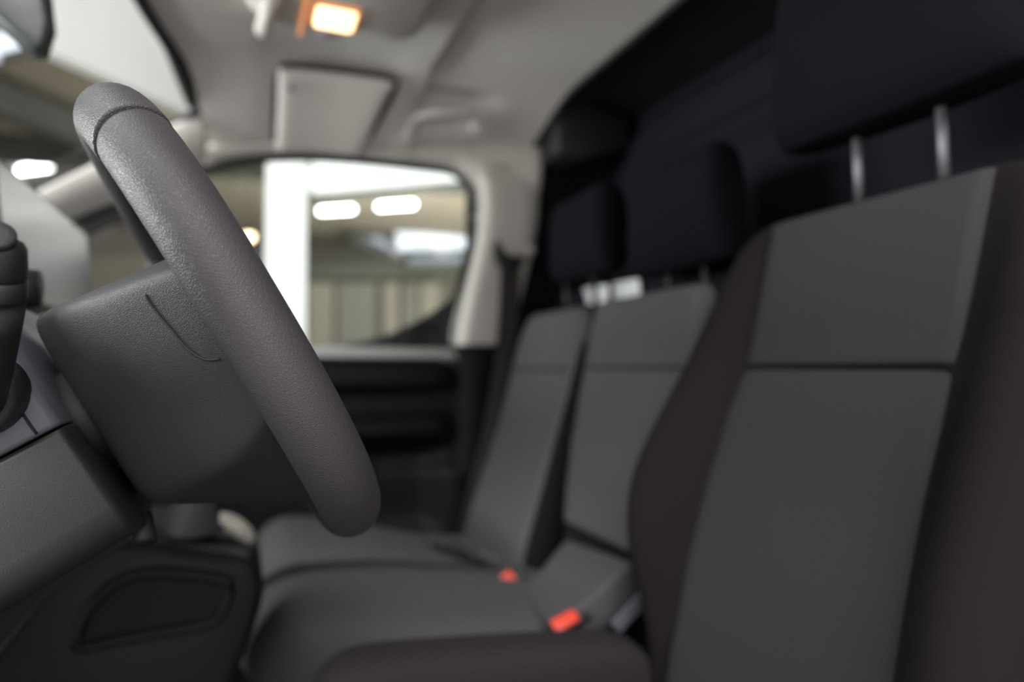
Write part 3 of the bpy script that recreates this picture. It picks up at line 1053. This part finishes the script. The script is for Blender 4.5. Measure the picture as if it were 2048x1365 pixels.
e1 = lambda z: CYD + interp([(-.42, .105), (-.38, .120), (-.30, .133), (-.22, .136), (0, .131), (.2, .131)], z)[0]
lab(pillow(ds, 'lower_centre_panel', INSET, XD, e0, e1, -.40, -.0006, .010), 'woven grey lower centre panel')
lab(pillow(ds, 'upper_centre_panel', INSET, XD, e0, e1, .0006, .168, .010), 'woven grey upper centre panel')


def cushion(parent, name, m, y0, y1, x0, x1, ztop, th, r=0.03, sub=2, side=0.0, nose=0.07, n=14, corner=0.0, near=0.0):
    """rounded seat cushion lofted front to back; ztop(x) gives the crown height"""
    rings = []
    xs = [0, .012, .035, .07, .12, .2, .35, .5, .65, .8, .92, .98, 1.0]
    for t in xs:
        x = x0 + (x1 - x0) * t
        zt_ = ztop(x)
        # nose falls away
        drop = nose * max(0, 1 - t / .14) ** 2.2
        low = nose * 0.9 * max(0, 1 - t / .10) ** 1.6
        zt2, zb2 = zt_ - drop, zt_ - th + low
        if zt2 - zb2 < 0.02:
            mid = (zt2 + zb2) / 2
            zt2, zb2 = mid + .01, mid - .01
        if t > .95:
            zt2 -= 0.02 * (t - .95) / .05
        ring = []
        for k in range(n):
            a = 2 * math.pi * k / n
            ca, sa = math.cos(a), math.sin(a)
            nc = near * max(0, 1 - t / .30) ** 2.2
            yy = (y0 + nc + y1) / 2 + ((y1 - y0 - nc) / 2 - corner * max(0, 1 - t / .22) ** 2.5) * math.copysign(abs(ca) ** .5, ca)
            zz = (zt2 + zb2) / 2 + (zt2 - zb2) / 2 * math.copysign(abs(sa) ** .45, sa)
            ring.append((x, yy, zz))
        rings.append(ring)
    return link(name, *loft(rings), m, parent, sub=sub)


zD = lambda x: interp([(-.05, -.315), (.05, -.286), (.12, -.276), (.25, -.286), (.40, -.30)], x)[0]
lab(cushion(ds, 'cushion_bolster', BOLST3, .645, .732, .045, .43, zD, .16, nose=.09), 'dark raised inboard edge of the cushion')
lab(cushion(ds, 'cushion_bolster', BOLST3, .262, .350, .045, .43, zD, .16, nose=.09), 'dark raised outboard edge of the cushion')
lab(cushion(ds, 'cushion_centre', INSET, .345, .655, .04, .45, lambda x: zD(x) - .035, .12, nose=.07), 'woven grey centre of the cushion')
link('seat_base', *box((0.0, .30, -.74), (.40, .70, -.46)), BLACK, ds, smooth=False, bevel=0.02)


def headrest(name, parent, cx, cy, z0, z1, w, th, m, post_y, post_z0, posts=True, tilt=0.0):
    cz, hz = (z0 + z1) / 2, (z1 - z0) / 2
    rings = []
    for t in (-1, -.97, -.86, -.6, 0, .5, .8, .94, 1):
        k = (1 - abs(t) ** 5) ** .35 if abs(t) < 1 else 0.55
        k = max(k, .55)
        ring = []
        for j in range(16):
            a = 2 * math.pi * j / 16
            ca, sa = math.cos(a), math.sin(a)
            yy = cy + w * (0.9 + .1 * k) * (1 - .07 * t) * math.copysign(abs(ca) ** .45, ca)
            xx = cx + tilt * t * hz + th / 2 * k * math.copysign(abs(sa) ** .6, sa) + .015 * abs(ca) * -1
            ring.append((xx, yy, cz + hz * t))
        rings.append(ring)
    h = link(name, *loft(rings), m, parent, sub=1)
    if posts:
        for s in post_y:
            link('headrest_post', *tube([(cx + .0, s, post_z0), (cx - .008, s, z0 + .03)], 0.006, 14), BLACK, h)
    return h


hd = headrest('headrest', ds, 0.622, 0.492, .252, .46, .138, .105, HEADF, (), .16, posts=False)
for (xt, yt), (xb, yb) in (((1712, 240), (1719, 385)), ((1880, 178), (1889, 338))):
    a, b = Vector(on_x(xt, yt, .628)), Vector(on_x(xb, yb, .640))
    link('headrest_post', *tube([b - Vector((0, 0, .03)), a], 0.0052, 14), DARKST, hd)


# ---- bench seats
def bench_seat(label, cy, wn, wf, shape, zb_, cus, hrc):
    s = thing('passenger_seat', (0.25, cy, -0.74), label, 'seat', 'double passenger bench')
    rows = []
    for z, gn, gf, th in shape:
        rows.append((z, wn - gn, wf - gf, (wn - gn) * .80, (wf - gf) * .80, .012, .012, th))
    return s


outer = thing('passenger_seat', (0.25, 1.25, -0.74), 'grey fabric outer passenger seat beside the passenger door', 'seat')
mid = thing('passenger_seat', (0.25, 0.92, -0.74), 'grey fabric middle passenger seat between driver and outer seat', 'seat')
# outer backrest: Y 1.10..1.41
CO = 1.255
rowsO = [(-.38, .165, .150, .13, .12, .006, .01, .09), (-.34, .160, .155, .14, .13, .010, .014, .10), (-.26, .155, .158, .14, .13, .012, .018, .11), (-.16, .149, .158, .13, .13, .012, .020, .11),
         (-.06, .150, .156, .125, .13, .012, .016, .11), (.02, .148, .153, .125, .13, .010, .010, .10), (.07, .147, .145, .125, .12, .006, .006, .09),
         (.100, .140, .125, .11, .10, .002, .002, .08), (.116, .115, .10, .09, .08, -.004, -.004, .07)]
lab(backrest(outer, CO, XB, rowsO, BOLST2), 'black side and rear cover of the backrest')
tO = [(r[0], r[1], r[2]) for r in rowsO]
o0 = lambda z: CO - interp(tO, z)[0] + .004
o1 = lambda z: CO + interp(tO, z)[1] - .004
lab(pillow(outer, 'front_panel', INSET2, XB, o0, o1, -.37, .116, .018), 'plain grey fabric front of the backrest')
rowsO2 = [(z, -.150, wf + .030, -.151, wf - .004, -.02, .012, th) for (z, wn, wf, a, b, c, d, th) in rowsO[1:-1]]
rings = []
for (z, wn, wf, a, b, c, d, th) in rowsO[1:-1]:
    x0 = interp(XB, z)[0]
    rings.append([(x0 - .004, CO + wf - .004, z), (x0 - .014, CO + wf + .012, z), (x0 + .0, CO + wf + .026, z), (x0 + .06, CO + wf + .030, z), (x0 + th, CO + wf + .015, z), (x0 + th, CO + wf - .02, z)])
lab(link('side_bolster', *loft(rings), BOLST2, outer, sub=2), 'black side bolster next to the door')
CM_ = 0.92
rowsM = [(-.30, .17, .060, .13, .05, .008, .008, .09), (-.26, .175, .072, .14, .07, .010, .010, .10), (-.20, .175, .108, .14, .09, .012, .012, .11), (-.12, .172, .140, .13, .11, .012, .012, .11), (-.06, .170, .150, .13, .12, .012, .012, .11),
         (.02, .168, .158, .13, .12, .010, .008, .10), (.07, .165, .160, .13, .12, .006, .004, .09), (.104, .160, .157, .12, .12, .002, .002, .08), (.118, .14, .14, .11, .11, -.004, -.004, .07)]
lab(backrest(mid, CM_, XB, rowsM, BOLST2), 'black side and rear cover of the backrest')
tM = [(r[0], r[1], r[2]) for r in rowsM]
m0 = lambda z: CM_ - interp(tM, z)[0] + .004
m1 = lambda z: CM_ + interp(tM, z)[1] - .004
lab(pillow(mid, 'front_panel', INSET2, XB, m0, m1, -.250, .118, .018), 'plain grey fabric front of the backrest')
# horizontal seams
for s, y0, y1, z in ((outer, 1.125, 1.395, -.004), (mid, .775, 1.055, .0)):
    x = interp(XB, z)[0]
    curve_seam(s, [(x - .0175, y0 + (y1 - y0) * k / 8, z) for k in range(9)], .003)
zO = lambda x: interp([(0, -.300), (.06, -.277), (.12, -.275), (.22, -.300), (.34, -.335), (.42, -.345), (.5, -.345)], x)[0]
zM = lambda x: interp([(0, -.310), (.06, -.295), (.12, -.288), (.22, -.298), (.34, -.318), (.42, -.325), (.5, -.32)], x)[0]
lab(cushion(outer, 'cushion', INSET2, 1.096, 1.435, .004, .49, zO, .155, nose=.075, corner=.05), 'grey fabric seat cushion with rounded nose')
lab(cushion(mid, 'cushion', INSET2, .785, 1.082, .004, .49, zM, .135, nose=.07, corner=.035, near=.15), 'grey fabric seat cushion with rounded nose')
link('gap_shade_line', *tube(smooth_path([(.006, 1.060, -.372), (.014, 1.074, -.345), (.032, 1.083, -.322), (.062, 1.088, -.307)] + [(x, 1.090, zM(x) - .011) for x in (.10, .16, .22, .30, .38)], 4), [.006] * 16 + [.0035] * 17, 8), RUBBER, mid)  # black tube drawn as the shade in the groove between the cushions
P3 = [on_y(1128, 1066, 1.0), on_x(1290, 1128, .455), on_x(1300, 1200, .40), on_x(1215, 1262, .345), on_z(1042, 1186, -.322)]
P3 = [Vector((.485, .985, -.268)), Vector((.462, .748, -.240)), Vector((.40, .748, -.275)), Vector((.35, .760, -.318)), Vector((.375, .92, -.325))]
lab(link('lower_back_pad', *prism(P3, (.45, 0, -.9), .05), INSET2, mid, bevel=0.012), 'raised grey pad at the foot of the middle backrest')
hcO = headrest('headrest', outer, .660, 1.222, .180, .352, .115, .10, HEADF, (1.20, 1.325), .09)
hcM = headrest('headrest', mid, .660, .898, .152, .330, .120, .10, HEADF, (.85, .945), .08)
for s, y in ((outer, 1.25), (mid, .92)):
    link('seat_base', *box((.10, y - .12, -.74), (.42, y + .12, -.42)), BLACK, s, smooth=False, bevel=0.02)

# white label on the bulkhead shelf behind the outer seat
lb = thing('paper_label', (.70, 1.2, .165), 'white paper label on the bulkhead behind the passenger headrests', 'label')
for k, pl in enumerate(([(1167, 577), (1215, 570), (1213, 603), (1175, 609)], [(1226, 567), (1276, 558), (1280, 592), (1228, 600)])):
    q = [Vector(on_x(x, y, .705)) for x, y in pl]
    o = link('label_sheet', *prism(q, (1, 0, 0), .004), WHITEL, lb, smooth=False)
    for r in range(4):
        t0 = (r + .9) / 5
        a, b = q[0].lerp(q[3], t0), q[1].lerp(q[2], t0)
        link('print_line', *bar(a.lerp(b, .12) + Vector((-.0008, 0, 0)), a.lerp(b, .85) + Vector((-.0008, 0, 0)), .0008, .0016), INK, o, smooth=False)

# ================================================================== BELTS
bl = thing('seat_belt', on_y(1015, 700, 1.45), 'dark passenger seat belt hanging from a black guide on the cream pillar', 'seat belt')
wpts = [on_y(1020, 518, 1.446), on_y(1021, 560, 1.444), on_y(1017, 640, 1.446), on_y(1010, 720, 1.444), on_y(998, 800, 1.444), on_y(982, 880, 1.444), on_y(966, 940, 1.444), on_y(950, 1010, 1.444), on_y(935, 1080, 1.444)]
wpts = smooth_path(wpts, 4)
rings = []
for i, p in enumerate(wpts):
    w = Vector((.025, .004, 0.0))
    rings.append([p - w, p + w, p + w + Vector((0, .002, 0)), p - w + Vector((0, .002, 0))])
link('webbing', *loft(rings), WEB, bl, smooth=False)
GP = [(998, 478), (1006, 496), (1014, 507), (1030, 513), (1050, 511), (1049, 524), (1040, 538), (1014, 540), (999, 526), (993, 500)]
link('belt_guide', *prism([on_y(x, y, 1.428) for x, y in GP], (0, 1, 0), .026), RUBBER, bl, bevel=.002)
link('guide_bolt', *tube([on_y(1060, 500, 1.47), on_y(1058, 502, 1.455)], .012, 16), CREAM, bl)


def buckle(pa, pb, w, label, stalk_to):
    a, b = Vector(pa), Vector(pb)
    t = (b - a).normalized()
    s = t.cross(Vector((0, -.6, .8))).normalized()
    u = s.cross(t).normalized()
    if u.z < 0:
        u = -u
    k = thing('belt_buckle', tuple(a), label, 'belt buckle')

    def bx(c0, c1, hw, h0, h1, m, nm, bev):
        vs = []
        for p in (c0, c1):
            for i, j in ((-1, h0), (1, h0), (1, h1), (-1, h1)):
                vs.append(tuple(p + s * i * hw + u * j))
        return link(nm, vs, [(0, 1, 2, 3), (4, 5, 6, 7), (0, 1, 5, 4), (1, 2, 6, 5), (2, 3, 7, 6), (3, 0, 4, 7)], m, k, bevel=bev)
    bx(a - t * .002, b + t * .016, w * .56, -.016, .0, BLACK, 'buckle_body', .004)
    bx(a, b, w * .44, -.006, .0035, RED, 'release_button', .003)
    link('buckle_stalk', *tube([b + t * .01 - u * .008, Vector(stalk_to)], .008, 8), BLACK, k)
    return k


buckle(on_y(1106, 1256, .752), on_y(1154, 1230, .752), .019, 'black belt buckle with a large red release button beside the driver cushion', (.43, .78, -.38))
buckle(on_y(1003, 1172, .985), on_y(1026, 1150, .985), .024, 'smaller looking black belt buckle with red button between the bench cushions', (.47, 1.07, -.42))
# pale strap beside the driver seat
a, b = Vector(on_y(1290, 1195, .742)), Vector(on_y(1232, 1258, .742))
sd = Vector((.006, 0, -.0065))
tag(link('belt_strap', *prism([a - sd, a + sd, b + sd, b - sd], (0, 1, 0), .003), WEBL, smooth=False, bevel=.001), 'pale blue-grey belt strap between middle seat and driver backrest', 'strap')
# belt end pieces lying on the outer cushion
t = thing('lap_belt_end', on_z(905, 1095, -.33), 'small dark belt end lying in folds on the outer cushion', 'belt')
f1 = smooth_path([on_z(862, 1082, -.325), on_z(880, 1092, -.318), on_z(905, 1088, -.322), on_z(925, 1104, -.316), on_z(950, 1098, -.322), on_z(985, 1118, -.318), on_z(1010, 1130, -.322)], 4)
link('strap_fold', *loft([[p + Vector((-.008, .012, 0)), p + Vector((.008, -.012, 0)), p + Vector((.008, -.012, .004)), p + Vector((-.008, .012, .004))] for p in f1]), INSET2, t)
c = Vector(on_z(905, 1094, -.315))
link('belt_tongue', *prism([c + Vector((-.012, -.008, 0)), c + Vector((.010, -.012, 0)), c + Vector((.014, .006, 0)), c + Vector((-.006, .012, 0))], (0, 0, 1), .006), BLACK, t, bevel=.002)

# ================================================================== CENTRE CONSOLE
con = thing('centre_console', (-.1, .86, -.74), 'dark plastic centre console with a moulded side pocket panel', 'console')
CP = [(-120, 1245), (0, 1188), (120, 1118), (220, 1082), (300, 1084), (400, 1102), (486, 1116), (515, 1138), (528, 1176), (522, 1220), (500, 1290), (468, 1370), (420, 1480), (300, 1640), (-120, 1640)]
outl = smooth_path([on_y(x, y, .765) for x, y in CP[1:13]], 4)
outl = [on_y(-120, 1245, .765)] + outl + [on_y(300, 1700, .765), on_y(-120, 1700, .765)]
link('console_body', *prism(outl, (0, 1, 0), .20), CONSOLE, con, bevel=.012)
RP = [(158, 1296), (160, 1255), (185, 1210), (235, 1165), (300, 1146), (380, 1150), (448, 1162), (458, 1185), (440, 1232), (410, 1250), (330, 1264), (230, 1282)]
rp = smooth_path([on_y(x, y, .764) for x, y in RP], 4, True)
link('pocket_rim', *tube(rp + [rp[0]], .006, 8), CONSOLE, con)
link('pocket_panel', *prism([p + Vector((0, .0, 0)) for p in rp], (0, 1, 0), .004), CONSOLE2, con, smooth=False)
sl = smooth_path([on_y(x, y, .762) for x, y in ((-20, 1330), (30, 1268), (90, 1196), (170, 1128), (262, 1080))], 4)
link('panel_joint', *tube(sl, .0025, 6), RUBBER, con)
# gear surround and gaiter
gs = thing('gear_lever', on_y(400, 1090, .86), 'gear lever base with a dark gaiter and pale surround on the console', 'gear lever')
G0 = Vector(on_y(405, 1086, .86))


def ell(c, rx, ry, z, n=24):
    return [(c.x + rx * math.cos(2 * math.pi * k / n), c.y + ry * math.sin(2 * math.pi * k / n), c.z + z) for k in range(n)]


gz = smooth_path([on_y(x, y, .87) for x, y in ((300, 1060), (330, 1085), (400, 1098), (470, 1104), (508, 1090), (505, 1065), (470, 1042), (430, 1030), (380, 1040))], 4, True)
link('surround', *prism(gz, (0, -1, 0), .03), mat('pale_grey_surround', (0.13, 0.13, 0.12), .35), gs, bevel=.006)
link('bright_edge', *tube(smooth_path([on_y(x, y, .836) for x, y in ((436, 1036), (462, 1048), (488, 1068), (500, 1085))], 5), [.007 + .004 * math.sin(math.pi * k / 15) for k in range(16)], 10), mat('cream_gloss_trim', (.40, .39, .34), .3), gs)
rings = []
for k in range(9):
    t0 = k / 8
    r = .040 * (1 - .6 * t0) * (1 + .10 * (k % 2))
    c = Vector(on_y(368, 1068, .83)).lerp(Vector(on_y(392, 985, .85)), t0)
    rings.append([c + Vector((r * math.cos(2 * math.pi * j / 16), r * .8 * math.sin(2 * math.pi * j / 16), 0)) for j in range(16)])
link('gaiter', *loft(rings), mat('dark_gaiter_leather', (.03, .034, .04), .45, 'noise', 200, .6, .002), gs)
link('lever', *tube([on_y(392, 990, .85), on_y(415, 930, .85)], [.011, .012]), BLACK, gs)
